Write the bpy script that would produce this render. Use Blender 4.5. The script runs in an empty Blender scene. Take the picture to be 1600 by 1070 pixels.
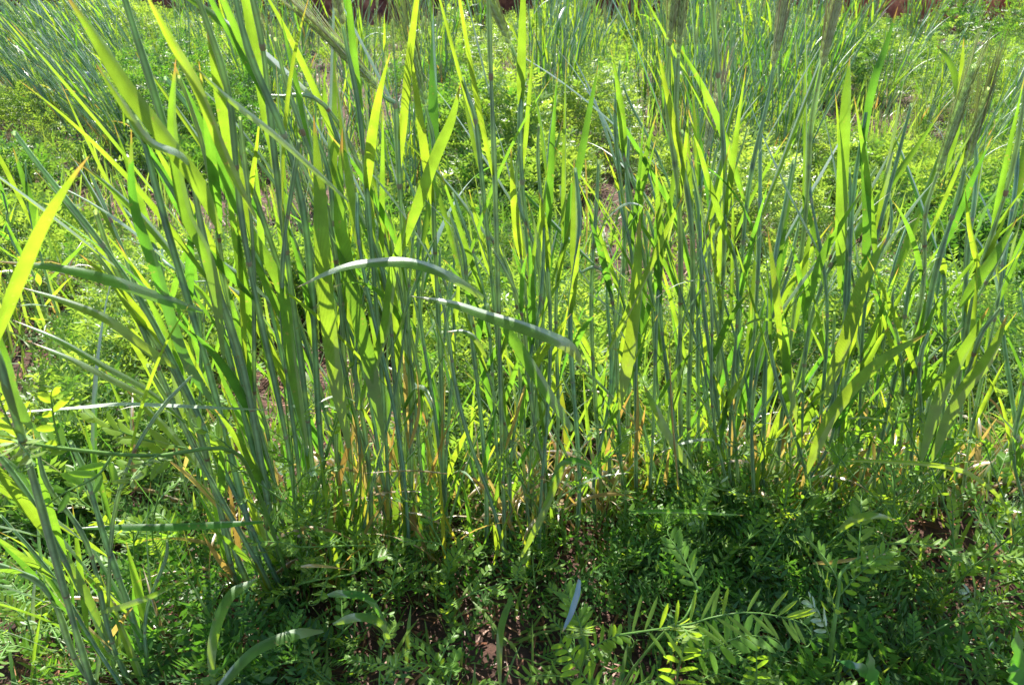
import bpy, math, random
import numpy as np
from mathutils import Vector, Matrix, noise

# ------------------------------------------------------------------ camera, sky, sun, exposure
H = 0.75                        # camera height (m)
PITCH = math.radians(28)
FPX = 1232.0                    # focal length in photo pixels (1600 wide)
SUN_EL, SUN_AZ = math.radians(56), math.radians(-9)     # azimuth measured from +Y towards +X

scene = bpy.context.scene
col = scene.collection
cd = bpy.data.cameras.new('camera')
cam = bpy.data.objects.new('camera', cd); col.objects.link(cam)
cam.location = (0, 0, H)
cam.rotation_euler = (math.radians(90) - PITCH, 0, 0)
cd.sensor_width = 36; cd.lens = 36 * FPX / 1600
cd.clip_start = 0.02; cd.clip_end = 2000
cd.dof.use_dof = True; cd.dof.focus_distance = 0.95; cd.dof.aperture_fstop = 18
scene.camera = cam

w = bpy.data.worlds.new('World'); scene.world = w; w.use_nodes = True
wn = w.node_tree.nodes; wl = w.node_tree.links
sky = wn.new('ShaderNodeTexSky'); sky.sky_type = 'NISHITA'; sky.sun_disc = False
sky.sun_elevation = SUN_EL; sky.sun_rotation = SUN_AZ
wl.new(sky.outputs[0], wn['Background'].inputs[0]); wn['Background'].inputs[1].default_value = 0.12
sd = bpy.data.lights.new('sun', 'SUN'); sd.energy = 5.0; sd.angle = math.radians(0.5); sd.color = (1, .95, .86)
so = bpy.data.objects.new('sun', sd); col.objects.link(so)
sdir = Vector((math.sin(SUN_AZ)*math.cos(SUN_EL), math.cos(SUN_AZ)*math.cos(SUN_EL), math.sin(SUN_EL)))
so.rotation_euler = sdir.to_track_quat('Z', 'Y').to_euler()
scene.view_settings.view_transform = 'Standard'; scene.view_settings.look = 'None'
scene.view_settings.exposure = 1.62; scene.view_settings.gamma = 1
scene.cycles.max_bounces = 7; scene.cycles.transmission_bounces = 5; scene.cycles.diffuse_bounces = 4
scene.cycles.sample_clamp_indirect = 4

# ------------------------------------------------------------------ pixel helpers (photo pixels -> world)
Fv = Vector((0, math.cos(PITCH), -math.sin(PITCH))); Uv = Vector((0, math.sin(PITCH), math.cos(PITCH)))
CAM = Vector((0, 0, H))
def ray(px, py): return Vector((1, 0, 0)) * ((px-800)/FPX) + Uv * ((535-py)/FPX) + Fv
def at(px, py, Y):              # world point seen at the pixel, Y camera-heights ahead
    d = ray(px, py); return CAM + d * (Y*H/d.y)
def gr(px, py):                 # ground point under the pixel
    d = ray(px, py); return CAM + d * (-H/d.z)
R = random.Random(11)
rng = np.random.default_rng(5)
U = R.uniform

# ------------------------------------------------------------------ materials
def mat_leaf(name, diff, trans, diff2=None, trans2=None, mix=0.5, gloss=0.25, rough=0.38, var='object', veins=70, tip=True, spec=(1, 1, 1)):
    m = bpy.data.materials.new(name); m.use_nodes = True
    n = m.node_tree.nodes; l = m.node_tree.links; n.clear()
    out = n.new('ShaderNodeOutputMaterial')
    if var == 'object':
        oi = n.new('ShaderNodeObjectInfo'); fac = oi.outputs['Random']
    else:
        at_ = n.new('ShaderNodeAttribute'); at_.attribute_name = 'tint'; fac = at_.outputs['Fac']
    def mixc(f, a, b):
        x = n.new('ShaderNodeMix'); x.data_type = 'RGBA'
        if hasattr(f, 'links') or hasattr(f, 'is_linked'): l.new(f, x.inputs[0])
        else: x.inputs[0].default_value = f
        for i, c in ((6, a), (7, b)):
            if isinstance(c, tuple): x.inputs[i].default_value = (*c, 1)
            else: l.new(c, x.inputs[i])
        return x.outputs[2]
    cdif = mixc(fac, diff, diff2 or diff); ctr = mixc(fac, trans, trans2 or trans)
    tc = n.new('ShaderNodeTexCoord')
    nz = n.new('ShaderNodeTexNoise'); nz.inputs['Scale'].default_value = 60; nz.inputs['Detail'].default_value = 3
    l.new(tc.outputs['Object'], nz.inputs['Vector'])
    def mul(c, f):
        x = n.new('ShaderNodeMix'); x.data_type = 'RGBA'; x.blend_type = 'MULTIPLY'; x.inputs[0].default_value = 1
        l.new(c, x.inputs[6]); l.new(f, x.inputs[7]); return x.outputs[2]
    mr = n.new('ShaderNodeMapRange'); mr.inputs[1].default_value = .3; mr.inputs[2].default_value = .7
    mr.inputs[3].default_value = .78; mr.inputs[4].default_value = 1.15
    l.new(nz.outputs[0], mr.inputs[0])
    cdif = mul(cdif, mr.outputs[0]); ctr = mul(ctr, mr.outputs[0])
    if veins:
        n2 = n.new('ShaderNodeTexNoise'); n2.inputs['Scale'].default_value = 210; n2.inputs['Detail'].default_value = 2; l.new(tc.outputs['Object'], n2.inputs['Vector'])
        m5 = n.new('ShaderNodeMapRange'); m5.inputs[1].default_value = .66; m5.inputs[2].default_value = .74; m5.inputs[4].default_value = .7; l.new(n2.outputs[0], m5.inputs[0])
        cdif = mixc(m5.outputs[0], cdif, (.30, .24, .08)); ctr = mixc(m5.outputs[0], ctr, (.55, .45, .08))
        n3 = n.new('ShaderNodeTexNoise'); n3.inputs['Scale'].default_value = 14; l.new(tc.outputs['Object'], n3.inputs['Vector'])
        m6 = n.new('ShaderNodeMapRange'); m6.inputs[1].default_value = .35; m6.inputs[2].default_value = .7; m6.inputs[3].default_value = .62; m6.inputs[4].default_value = 1.1; l.new(n3.outputs[0], m6.inputs[0])
        ctr = mul(ctr, m6.outputs[0])
    nrm = None
    if veins:
        uv = n.new('ShaderNodeUVMap'); sp = n.new('ShaderNodeSeparateXYZ'); l.new(uv.outputs[0], sp.inputs[0])
        a = n.new('ShaderNodeMath'); a.operation = 'MULTIPLY'; a.inputs[1].default_value = veins; l.new(sp.outputs[0], a.inputs[0])
        s = n.new('ShaderNodeMath'); s.operation = 'SINE'; l.new(a.outputs[0], s.inputs[0])
        m2 = n.new('ShaderNodeMapRange'); m2.inputs[1].default_value = -1; m2.inputs[3].default_value = .6; m2.inputs[4].default_value = 1.12
        l.new(s.outputs[0], m2.inputs[0])
        ctr = mul(ctr, m2.outputs[0]); cdif = mul(cdif, m2.outputs[0])
        bp = n.new('ShaderNodeBump'); bp.inputs['Strength'].default_value = .25; bp.inputs['Distance'].default_value = .0004
        l.new(s.outputs[0], bp.inputs['Height']); nrm = bp.outputs[0]
        if tip:
            nb = n.new('ShaderNodeMath'); nb.operation = 'MULTIPLY_ADD'; nb.inputs[1].default_value = .25
            l.new(nz.outputs[0], nb.inputs[0]); l.new(sp.outputs[1], nb.inputs[2])
            m3 = n.new('ShaderNodeMapRange'); m3.inputs[1].default_value = 1.02; m3.inputs[2].default_value = 1.10
            l.new(nb.outputs[0], m3.inputs[0])
            cdif = mixc(m3.outputs[0], cdif, (.30, .20, .06)); ctr = mixc(m3.outputs[0], ctr, (.5, .3, .05))
    d = n.new('ShaderNodeBsdfDiffuse'); t = n.new('ShaderNodeBsdfTranslucent'); g = n.new('ShaderNodeBsdfGlossy')
    g.inputs['Roughness'].default_value = rough; g.inputs['Color'].default_value = (*spec, 1)
    l.new(cdif, d.inputs[0]); l.new(ctr, t.inputs[0])
    if nrm:
        for q in (d, g): l.new(nrm, q.inputs['Normal'])
    mx = n.new('ShaderNodeMixShader'); mx.inputs[0].default_value = mix
    l.new(d.outputs[0], mx.inputs[1]); l.new(t.outputs[0], mx.inputs[2])
    fr = n.new('ShaderNodeFresnel'); fr.inputs[0].default_value = 1.45
    fm = n.new('ShaderNodeMath'); fm.operation = 'MULTIPLY_ADD'; fm.inputs[1].default_value = gloss*2.6; fm.inputs[2].default_value = -gloss*.02
    fm.use_clamp = True; l.new(fr.outputs[0], fm.inputs[0])
    fc = n.new('ShaderNodeMath'); fc.operation = 'MINIMUM'; fc.inputs[1].default_value = .22; l.new(fm.outputs[0], fc.inputs[0]); fm = fc
    m4 = n.new('ShaderNodeMixShader'); l.new(fm.outputs[0], m4.inputs[0])
    l.new(mx.outputs[0], m4.inputs[1]); l.new(g.outputs[0], m4.inputs[2]); l.new(m4.outputs[0], out.inputs[0])
    return m
M_LEAF = mat_leaf('rye_leaf', (.05, .165, .03), (.18, .50, .03), (.08, .19, .04), (.52, .72, .03), mix=.52, gloss=.12, rough=.5)
M_STEM = mat_leaf('rye_stem', (.25, .43, .30), (.40, .62, .22), (.33, .48, .28), (.56, .72, .17), mix=.46, gloss=.26, rough=.42, veins=25, tip=False)
M_NODE = mat_leaf('rye_node', (.28, .34, .20), (.3, .36, .12), (.24, .15, .08), (.3, .16, .06), mix=.1, veins=0)
M_EAR = mat_leaf('rye_ear', (.46, .58, .28), (.66, .84, .32), (.50, .54, .30), (.7, .76, .34), mix=.5, gloss=.25, veins=0)
M_AWN = mat_leaf('rye_awn', (.30, .34, .16), (.55, .66, .25), (.42, .36, .22), (.6, .55, .3), mix=.5, gloss=.3, veins=0)
M_YEL = mat_leaf('yellowing_leaf', (.16, .20, .03), (.62, .72, .03), (.25, .24, .05), (.8, .72, .06), mix=.55, gloss=.15)
M_DRY = mat_leaf('dry_leaf', (.30, .18, .06), (.58, .34, .06), (.40, .30, .11), (.72, .56, .12), mix=.5, gloss=.12, veins=50, tip=False)
M_VET = mat_leaf('vetch_leaf', (.08, .19, .025), (.34, .66, .02), (.13, .22, .035), (.58, .76, .03), mix=.48, gloss=.2, rough=.42, veins=0)
M_VST = mat_leaf('vetch_stem', (.12, .24, .05), (.3, .45, .06), mix=.25, gloss=.2, veins=0)
M_COV = mat_leaf('cover_leaf', (.045, .125, .025), (.13, .35, .02), (.15, .24, .05), (.52, .70, .06), mix=.45, gloss=.27, rough=.40, var='attr', veins=0)
M_CST = mat_leaf('cover_stem', (.12, .2, .06), (.3, .4, .08), mix=.2, var='attr', veins=0)
M_WEED = mat_leaf('weed_leaf', (.05, .16, .035), (.16, .48, .03), mix=.4, gloss=.06, veins=0)
M_STRAW = mat_leaf('straw', (.09, .032, .016), (.15, .05, .02), (.24, .11, .055), (.3, .15, .07), mix=.12, gloss=.15, var='attr', veins=0)
M_SKY_TINT = mat_leaf('sky_tinted_leaf', (.14, .30, .42), (.2, .4, .4), mix=.2, gloss=.4)  # green blade with its blue sky reflection put into the base colour
M_BUD = mat_leaf('bud', (.35, .42, .52), (.3, .4, .5), mix=.2, veins=0)

def mat_soil(name, c1, c2, c3, sc):
    m = bpy.data.materials.new(name); m.use_nodes = True
    n = m.node_tree.nodes; l = m.node_tree.links; b = n['Principled BSDF']
    b.inputs['Roughness'].default_value = .95
    tc = n.new('ShaderNodeTexCoord')
    nz = n.new('ShaderNodeTexNoise'); nz.inputs['Scale'].default_value = sc; nz.inputs['Detail'].default_value = 8; nz.inputs['Roughness'].default_value = .7
    l.new(tc.outputs['Object'], nz.inputs['Vector'])
    cr = n.new('ShaderNodeValToRGB'); e = cr.color_ramp.elements
    e[0].position = .33; e[0].color = (*c1, 1); e[1].position = .68; e[1].color = (*c3, 1)
    k = e.new(.5); k.color = (*c2, 1)
    l.new(nz.outputs[0], cr.inputs[0]); l.new(cr.outputs[0], b.inputs['Base Color'])
    bp = n.new('ShaderNodeBump'); bp.inputs['Strength'].default_value = .8; bp.inputs['Distance'].default_value = .01
    l.new(nz.outputs[0], bp.inputs['Height']); l.new(bp.outputs[0], b.inputs['Normal'])
    return m
M_SOIL = mat_soil('soil', (.022, .010, .007), (.05, .022, .014), (.10, .045, .028), 45)
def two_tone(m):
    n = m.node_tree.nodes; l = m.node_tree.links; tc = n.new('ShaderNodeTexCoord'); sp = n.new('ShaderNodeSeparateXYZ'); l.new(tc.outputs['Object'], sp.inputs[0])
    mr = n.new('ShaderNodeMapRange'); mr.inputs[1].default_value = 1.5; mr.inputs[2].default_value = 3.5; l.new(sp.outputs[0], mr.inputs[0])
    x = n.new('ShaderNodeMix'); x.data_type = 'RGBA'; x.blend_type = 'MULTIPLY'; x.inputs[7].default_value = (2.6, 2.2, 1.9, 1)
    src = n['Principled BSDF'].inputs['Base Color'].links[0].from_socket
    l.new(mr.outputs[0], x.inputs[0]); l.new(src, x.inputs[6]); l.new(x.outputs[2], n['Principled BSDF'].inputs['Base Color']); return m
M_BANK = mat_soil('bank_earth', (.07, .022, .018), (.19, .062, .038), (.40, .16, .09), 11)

# ------------------------------------------------------------------ object helpers
def tag(o, label=None, cat=None, group=None, kind=None):
    for k, v in (('label', label), ('category', cat), ('group', group), ('kind', kind)):
        if v: o[k] = v
    return o
def empty(name, loc, label, cat, group=None):
    o = bpy.data.objects.new(name, None); o.empty_display_size = .05; col.objects.link(o); o.location = loc
    return tag(o, label, cat, group)
def link(name, me, parent=None, loc=(0, 0, 0)):
    o = bpy.data.objects.new(name, me); col.objects.link(o); o.location = loc
    if parent: o.parent = parent
    return o
def copy_tree(o, parent=None):
    c = o.copy(); col.objects.link(c); c.parent = parent
    for ch in KIDS.get(o.name, ()): copy_tree(ch, c)
    return c
KIDS = {}
def child(name, me, parent, loc=(0, 0, 0)):
    o = link(name, me, parent, loc); KIDS.setdefault(parent.name, []).append(o); return o

class MB:
    def __init__(s): s.v = []; s.f = []; s.uv = []; s.mi = []
    def add(s, verts, faces, uvs=None, mi=0):
        b = len(s.v); s.v += [tuple(p) for p in verts]
        s.uv += uvs if uvs else [(0, 0)]*len(verts)
        for f in faces: s.f.append(tuple(i+b for i in f)); s.mi.append(mi)
    def mesh(s, name, mats, origin=(0, 0, 0)):
        me = bpy.data.meshes.new(name); o = Vector(origin)
        me.from_pydata([Vector(p)-o for p in s.v], [], s.f)
        uvl = me.uv_layers.new(name='UVMap')
        vi = np.empty(len(me.loops), dtype=np.int32); me.loops.foreach_get('vertex_index', vi)
        uvl.data.foreach_set('uv', np.array(s.uv, dtype=np.float32)[vi].ravel())
        for m in mats: me.materials.append(m)
        me.polygons.foreach_set('material_index', s.mi)
        me.polygons.foreach_set('use_smooth', [True]*len(s.f))
        return me

def spline(pts, n):
    """Catmull-Rom through pts, resampled to n points."""
    P = [Vector(p) for p in pts]
    if len(P) == 2: return [P[0].lerp(P[1], i/(n-1)) for i in range(n)]
    Q = [P[0]*2-P[1]] + P + [P[-1]*2-P[-2]]
    out = []; m = len(P)-1
    for i in range(n):
        x = i/(n-1)*m; k = min(int(x), m-1); t = x-k
        a, b, c, d = Q[k:k+4]
        out.append(.5*((2*b)+(c-a)*t+(2*a-5*b+4*c-d)*t*t+(3*b-a-3*c+d)*t**3))
    return out
def tangents(P):
    return [(P[min(i+1, len(P)-1)]-P[max(i-1, 0)]).normalized() for i in range(len(P))]

def tube(mb, P, rad, sides=7, mi=0, vr=(0, 1)):
    T = tangents(P); n = len(P)
    ref = Vector((0, 1, 0)) if abs(T[0].y) < .8 else Vector((1, 0, 0))
    V = []; uv = []
    for i in range(n):
        a = T[i].cross(ref).normalized(); b = T[i].cross(a)
        r = rad[i] if hasattr(rad, '__len__') else rad
        for k in range(sides):
            th = 2*math.pi*k/sides
            V.append(P[i] + (a*math.cos(th)+b*math.sin(th))*r); uv.append((k/sides, vr[0]+(vr[1]-vr[0])*i/(n-1)))
    F = [(i*sides+k, i*sides+(k+1) % sides, (i+1)*sides+(k+1) % sides, (i+1)*sides+k) for i in range(n-1) for k in range(sides)]
    mb.add(V, F, uv, mi)
    return V

def blade(mb, P, sides, width, fold=.28, mi=0, prof=None, wob=0):
    """leaf blade: V-folded ribbon, P base->tip, sides = unit side vector per point"""
    T = tangents(P); n = len(P); V = []; uv = []
    ph = U(0, 6)
    for i in range(n):
        v = i/(n-1)
        pr = prof(v) if prof else min(1, .45+v*3)*(1-max(0, (v-.3)/.7)**1.7)
        wd = width*.5*max(pr, .02); s = sides[i]; nn = s.cross(T[i]).normalized()
        up = nn*(wd*fold + math.sin(v*17+ph)*wob*wd)
        up2 = nn*(wd*fold + math.sin(v*15+ph+2)*wob*wd)
        V += [P[i]-s*wd+up, P[i]-s*wd*.5+up*.42, P[i], P[i]+s*wd*.5+up2*.42, P[i]+s*wd+up2]
        uv += [(0, v), (.25, v), (.5, v), (.75, v), (1, v)]
    F = []
    for i in range(n-1):
        for k in range(4):
            a = i*5+k; F.append((a, a+1, a+6, a+5))
    mb.add(V, F, uv, mi)

def side_view(P, tw0=0, tw1=0):
    """side vectors so the blade faces the camera, turned by tw (rad) from base to tip"""
    T = tangents(P); out = []
    for i, (p, t) in enumerate(zip(P, T)):
        v = (p-CAM).normalized(); s = t.cross(v)
        s = s.normalized() if s.length > 1e-4 else Vector((1, 0, 0))
        a = tw0+(tw1-tw0)*i/(len(P)-1)
        out.append(Matrix.Rotation(a, 3, t) @ s)
    return out

def free_leaf(start, t, az, length, width, ang, droop, twist, n=13, name='leaf', mat=None):
    """a leaf growing from a stem point: returns mesh with origin at start"""
    o = Vector((math.cos(az), math.sin(az), 0))
    d = (t*math.cos(ang)+o*math.sin(ang)).normalized()
    P = [Vector((0, 0, 0))]; step = length/(n-1)
    axis = d.cross(Vector((0, 0, -1)))
    axis = axis.normalized() if axis.length > .02 else Vector((0, 1, 0)).cross(o)
    s0 = axis.copy(); S = [s0]; dd = d.copy(); bendx = U(-.25, .25)/n
    for i in range(1, n):
        v = i/(n-1)
        rot = Matrix.Rotation(droop/(n-1)*(.3+1.4*v), 3, axis) @ Matrix.Rotation(bendx, 3, 'Z')
        dd = (rot @ dd).normalized(); P.append(P[-1]+dd*step)
        s = s0 - dd*s0.dot(dd); s.normalize()
        S.append(Matrix.Rotation(twist*v, 3, dd) @ s)
    mb = MB(); blade(mb, P, S, width, fold=U(.15, .45), wob=.06)
    return mb.mesh(name, [mat or M_LEAF])

# ------------------------------------------------------------------ rye ears (a few shared meshes)
def ear_mesh(L, awn, nsp, droopy=0.0, awns=True):
    mb = MB()
    ax = [Vector((droopy*(k/8)**2*L, 0, k/8*L)) for k in range(9)]
    tube(mb, ax, .0012, 5)
    for k in range(nsp):
        v = (k+.5)/nsp; base = Vector((droopy*v*v*L, 0, v*L*.96)); sd_ = 1 if k % 2 else -1
        fat = .7+.5*math.sin(math.pi*min(1, v*1.15+.08))
        for yy in (-1, 0, 1):
            d = Vector((sd_*(.24-abs(yy)*.07), yy*.18, 1)).normalized()
            p0 = base+Vector((sd_*.0012, yy*.0009, 0)); ln = L/nsp*2.5*fat
            P = [p0, p0+d*ln*.3, p0+d*ln*.62, p0+d*ln]
            tube(mb, P, [.0005, .0014*fat, .0012*fat, .0003], 5)
            if awns and yy and (k+yy) % 4 < 3:
                q = P[-1]; al = awn*U(.65, 1.1)*(1-.35*v)+.01
                dd = (d*.22+Vector((sd_*.02, yy*.03, 1))+Vector((U(-.05, .05), U(-.05, .05), 0))).normalized()
                A = [q, q+dd*al*.5, q+(dd+Vector((sd_*.03, U(-.04, .04), 0)))*al]
                tube(mb, A, [.0005, .0004, .00018], 3, 1)
    return mb.mesh('ear', [M_EAR, M_AWN])
EARS = [ear_mesh(.085, .055, 24), ear_mesh(.07, .06, 20, .06), ear_mesh(.095, .045, 26, -.08)]
EARS_FAR = [ear_mesh(.07, .04, 12)]

# ------------------------------------------------------------------ rye stem with sheaths and nodes
def stem_mesh(P, r, base, nodes):
    """P world points; nodes = list of v where joints sit"""
    n = len(P); rad = []
    for i in range(n):
        v = i/(n-1); q = r*(1.0-.38*v)
        k = sum(1 for a in nodes if a < v)
        # sheath swells above each joint then slims to the collar
        lo = max([a for a in nodes if a < v], default=0); hi = min([a for a in nodes if a >= v], default=1)
        ph = (v-lo)/(hi-lo+1e-6)
        q *= 1.16 if ph < .72 else .86
        rad.append(q*(1+.05*math.sin(v*23+n)))
    mb = MB(); tube(mb, P, rad, 8)
    for a in nodes:
        x = a*(n-1); i = min(int(x), n-2); p = P[i].lerp(P[i+1], x-i); t = (P[i+1]-P[i]).normalized()
        rr = r*(1.0-.38*a)*1.13
        tube(mb, [p-t*.003, p-t*.0012, p+t*.0012, p+t*.003], [rr*.8, rr, rr, rr*.8], 8, 1)
    return mb.mesh('stem', [M_STEM, M_NODE], base)

def put_ear(stem, base, P, far=False, sc=1.0):
    t = (P[-1]-P[-3]).normalized()
    o = child('ear', R.choice(EARS_FAR if far else EARS), stem, P[-1]-base)
    q = t.to_track_quat('Z', 'Y') @ Matrix.Rotation(U(0, 3), 3, 'Z').to_quaternion()
    o.rotation_mode = 'QUATERNION'; o.rotation_quaternion = q; o.scale = (sc,)*3
    return o

def grow(plant, P, r, ear=False, nleaf=4, lw=(.004, .009), ll=(.10, .21), lean_az=None, vmin=.08, vmax=.74, esc=1.0, far=False):
    """P world points from base to top; adds stem > leaf, ear under plant"""
    base = P[0].copy()
    nodes = sorted([U(.12, .25), U(.38, .5), U(.64, .8)][:3 if not far else 2])
    me = stem_mesh(P, r, base, nodes)
    st = child('stem', me, plant, base-plant.location)
    n = len(P)
    for k in range(nleaf):
        v = vmin+(vmax-vmin)*(k+U(.1, .9))/nleaf
        x = v*(n-1); i = min(int(x), n-2); p = P[i].lerp(P[i+1], x-i); t = (P[i+1]-P[i]).normalized()
        az = U(0, 2*math.pi) if lean_az is None or R.random() < .4 else lean_az+U(-.9, .9)
        ang = math.radians(U(6, 24)); droop = U(-.1, .4) if R.random() < .965 else U(.6, 1.4)
        dry = v < .22 and R.random() < .35
        lme = free_leaf(p, t, az, U(*ll), U(*lw), ang, droop, U(-1.4, 1.4), n=9 if far else 14, mat=M_DRY if dry else M_LEAF)
        child('dry_leaf' if dry else 'leaf', lme, st, p-base)
    if ear: put_ear(st, base, P, far, esc)
    return st

def traced_leaf(plant, pix, wpx, tw=(0, 0), fold=.25, mat=None, name='leaf', n=22, prof=None, wob=.05):
    """pix: base->tip list of (px,py,Y); wpx widest apparent width in px"""
    P = spline([at(*p) for p in pix], n)
    mid = P[n//3]; dist = (mid-CAM).dot(Fv)
    mb = MB(); blade(mb, P, side_view(P, *tw), wpx/FPX*dist*.74, fold=fold, prof=prof, wob=wob)
    o = child(name, mb.mesh(name, [mat or M_LEAF], P[0]), plant, P[0]-plant.location)
    return o

# ------------------------------------------------------------------ ground
def hgt(x, y): return .018*noise.noise(Vector((x*2.3, y*2.3, 0)))+.008*noise.noise(Vector((x*9, y*9, 3)))
def ground():
    xs = np.concatenate([np.linspace(-60, -5, 12)[:-1], np.linspace(-5, 5, 140), np.linspace(5, 60, 12)[1:]])
    ys = np.concatenate([np.linspace(-20, 0, 8)[:-1], np.linspace(0, 7.6, 130), np.linspace(7.6, 80, 14)[1:]])
    V = [(x, y, hgt(x, y) if abs(x) < 5 and 0 < y < 7.6 else 0) for y in ys for x in xs]
    nx = len(xs); F = [(j*nx+i, j*nx+i+1, (j+1)*nx+i+1, (j+1)*nx+i) for j in range(len(ys)-1) for i in range(nx-1)]
    mb = MB(); mb.add(V, F); o = link('ground', mb.mesh('ground', [M_SOIL])); tag(o, kind='structure')
ground()
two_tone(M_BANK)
def bank():
    nx, nz = 420, 34; V = []
    for j in range(nz):
        for i in range(nx):
            x = -9+18*i/(nx-1); v = j/(nz-1); a = v*math.pi
            y = 6.55+1.3*(1-math.cos(a)); z = .85*math.sin(a)**.6 if 0 < v < 1 else -.05
            p = Vector((x*1.1, y, z))
            d = .22*noise.noise(p*1.3)+.13*noise.noise(p*4)+.16*abs(noise.noise(p*5))+.10*noise.noise(p*15)
            V.append((x, y-d*1.1, z+d*.5 if j not in (0, nz-1) else z))
    F = [(j*nx+i, j*nx+i+1, (j+1)*nx+i+1, (j+1)*nx+i) for j in range(nz-1) for i in range(nx-1)]
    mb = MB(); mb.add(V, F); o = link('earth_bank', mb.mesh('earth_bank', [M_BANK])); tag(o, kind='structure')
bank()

# ------------------------------------------------------------------ stuff meshes (numpy)
def np_mesh(name, V, F, mats, tint, mi=None):
    me = bpy.data.meshes.new(name); nv, nf = len(V), len(F)
    me.vertices.add(nv); me.vertices.foreach_set('co', V.astype(np.float32).ravel())
    me.loops.add(nf*4); me.loops.foreach_set('vertex_index', F.astype(np.int32).ravel())
    me.polygons.add(nf); me.polygons.foreach_set('loop_start', np.arange(0, nf*4, 4, dtype=np.int32))
    me.update(calc_edges=True)
    a = me.attributes.new('tint', 'FLOAT', 'POINT'); a.data.foreach_set('value', tint.astype(np.float32))
    for m in mats: me.materials.append(m)
    if mi is not None: me.polygons.foreach_set('material_index', mi.astype(np.int32))
    return me
def vnoise(x, y, f, seed):
    """cheap smooth value noise 0..1"""
    g = np.random.default_rng(seed).random((64, 64)); X = x*f+100; Y = y*f+100
    xi = np.floor(X).astype(int); yi = np.floor(Y).astype(int); fx = X-xi; fy = Y-yi
    fx = fx*fx*(3-2*fx); fy = fy*fy*(3-2*fy)
    a = g[xi % 64, yi % 64]; b = g[(xi+1) % 64, yi % 64]; c = g[xi % 64, (yi+1) % 64]; d = g[(xi+1) % 64, (yi+1) % 64]
    return (a*(1-fx)+b*fx)*(1-fy)+(c*(1-fx)+d*fx)*fy
def norm(a): return a/np.maximum(np.linalg.norm(a, axis=-1, keepdims=True), 1e-9)

def canopy(x, y):
    """height of the ground-cover mounds, 0 where soil shows"""
    m = .65*vnoise(x, y, 3.1, 1)+.35*vnoise(x, y, 8.5, 2)
    far = np.clip((y-1.8)/2.5, 0, 1)
    h = np.clip((m-.475+.03*far)/.24, 0, 1)**.8*(.13+.08*far)*(.35+2.1*vnoise(x, y, 1.6, 5)**1.6)
    h = h*(.45+.55*np.clip((y-.55)/.5, 0, 1))
    h = h*(1-.35*np.clip((y-5.0)/1.2, 0, 1))
    h = h*(1-.75*np.exp(-(((x-.0)/.13)**2+((y-.62)/.10)**2)))
    return h

def cover_leaves(n, y0, y1, scale, nl, dens_pow=1.0):
    """compound leaves: returns V,F,tint"""
    out = []
    y = y0+(y1-y0)*rng.random(n*3)**dens_pow; halfw = y*.72+.25
    x = (rng.random(n*3)*2-1)*halfw
    h = canopy(x, y); keep = rng.random(n*3) < np.clip(h/.07, 0.012, 1)*np.clip(.25+(y-.45)*1.6, .3, 1)
    x, y, h = x[keep][:n], y[keep][:n], h[keep][:n]; n = len(x)
    # shoots: many leaves share one shoot centre so they rosette around it
    cell = .055*scale; jx = np.round(x/cell)*cell; jy = np.round(y/cell)*cell
    k = rng.random(n)*.5+.25; cx = x*(1-k)+jx*k; cy = y*(1-k)+jy*k
    z = h*np.sqrt(rng.random(n))+.006
    az = np.arctan2(cy-jy+rng.normal(0, .012, n), cx-jx+rng.normal(0, .012, n))
    el = rng.uniform(.0, 1.4, n)
    D = np.stack([np.cos(az)*np.cos(el), np.sin(az)*np.cos(el), np.sin(el)], -1)
    S = norm(np.cross(D, [0, 0, 1.0])); N = np.cross(S, D)
    roll = rng.uniform(-.7, .7, n)[:, None]; S, N = S*np.cos(roll)+N*np.sin(roll), N*np.cos(roll)-S*np.sin(roll)
    L = rng.uniform(.035, .06, n)*scale; P0 = np.stack([cx, cy, z], -1)
    tint = np.clip(rng.normal(.43, .24, n)+1.3*(vnoise(cx, cy, 1.7, 7)-.55)+.5*(vnoise(cx, cy, 9, 8)-.5), 0, 1)
    V = []; T = []
    sp = vnoise(cx, cy, 2.6, 12)[:, None]; lw = .0036*scale*(1+.5*(sp > .56)); ll = .0125*scale*(1+.25*(sp > .56)-.25*(sp < .35))
    for i in range(nl):
        v = (i+1)/nl
        c = P0+D*(L*v)[:, None]+N*(-(v**2)*.22*L)[:, None]
        for s in (-1, 1):
            ang = rng.uniform(.75, 1.25, n)[:, None]
            d = norm(D*np.cos(ang)+s*S*np.sin(ang)+N*rng.uniform(-.1, .45, n)[:, None])
            pw = norm(np.cross(d, N)); sz = (.75+.5*rng.random(n)*(1-.35*v))[:, None]
            tip = c+d*ll*sz
            q = [c, c+d*ll*.45*sz+pw*lw*.5*sz, tip, c+d*ll*.45*sz-pw*lw*.5*sz]
            V.append(np.stack(q, 1)); T.append(np.repeat(np.clip(tint+rng.normal(0, .07, n), 0, 1), 4))
    V = np.concatenate(V).reshape(-1, 3); T = np.concatenate(T)
    return V, T
def build_cover():
    parts = [cover_leaves(17000, .30, 1.9, 1.2, 7, .8), cover_leaves(33000, 1.9, 4.2, 1.3, 6, .9), cover_leaves(24000, 4.2, 6.35, 1.55, 5, .9)]
    V = np.concatenate([p[0] for p in parts]); T = np.concatenate([p[1] for p in parts])
    F = np.arange(len(V)).reshape(-1, 4)
    o = link('vetch_ground_cover', np_mesh('vetch_ground_cover', V, F, [M_COV], T)); tag(o, 'low green vetch foliage covering the field between the rye plants', 'ground cover', kind='stuff')
build_cover()

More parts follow.
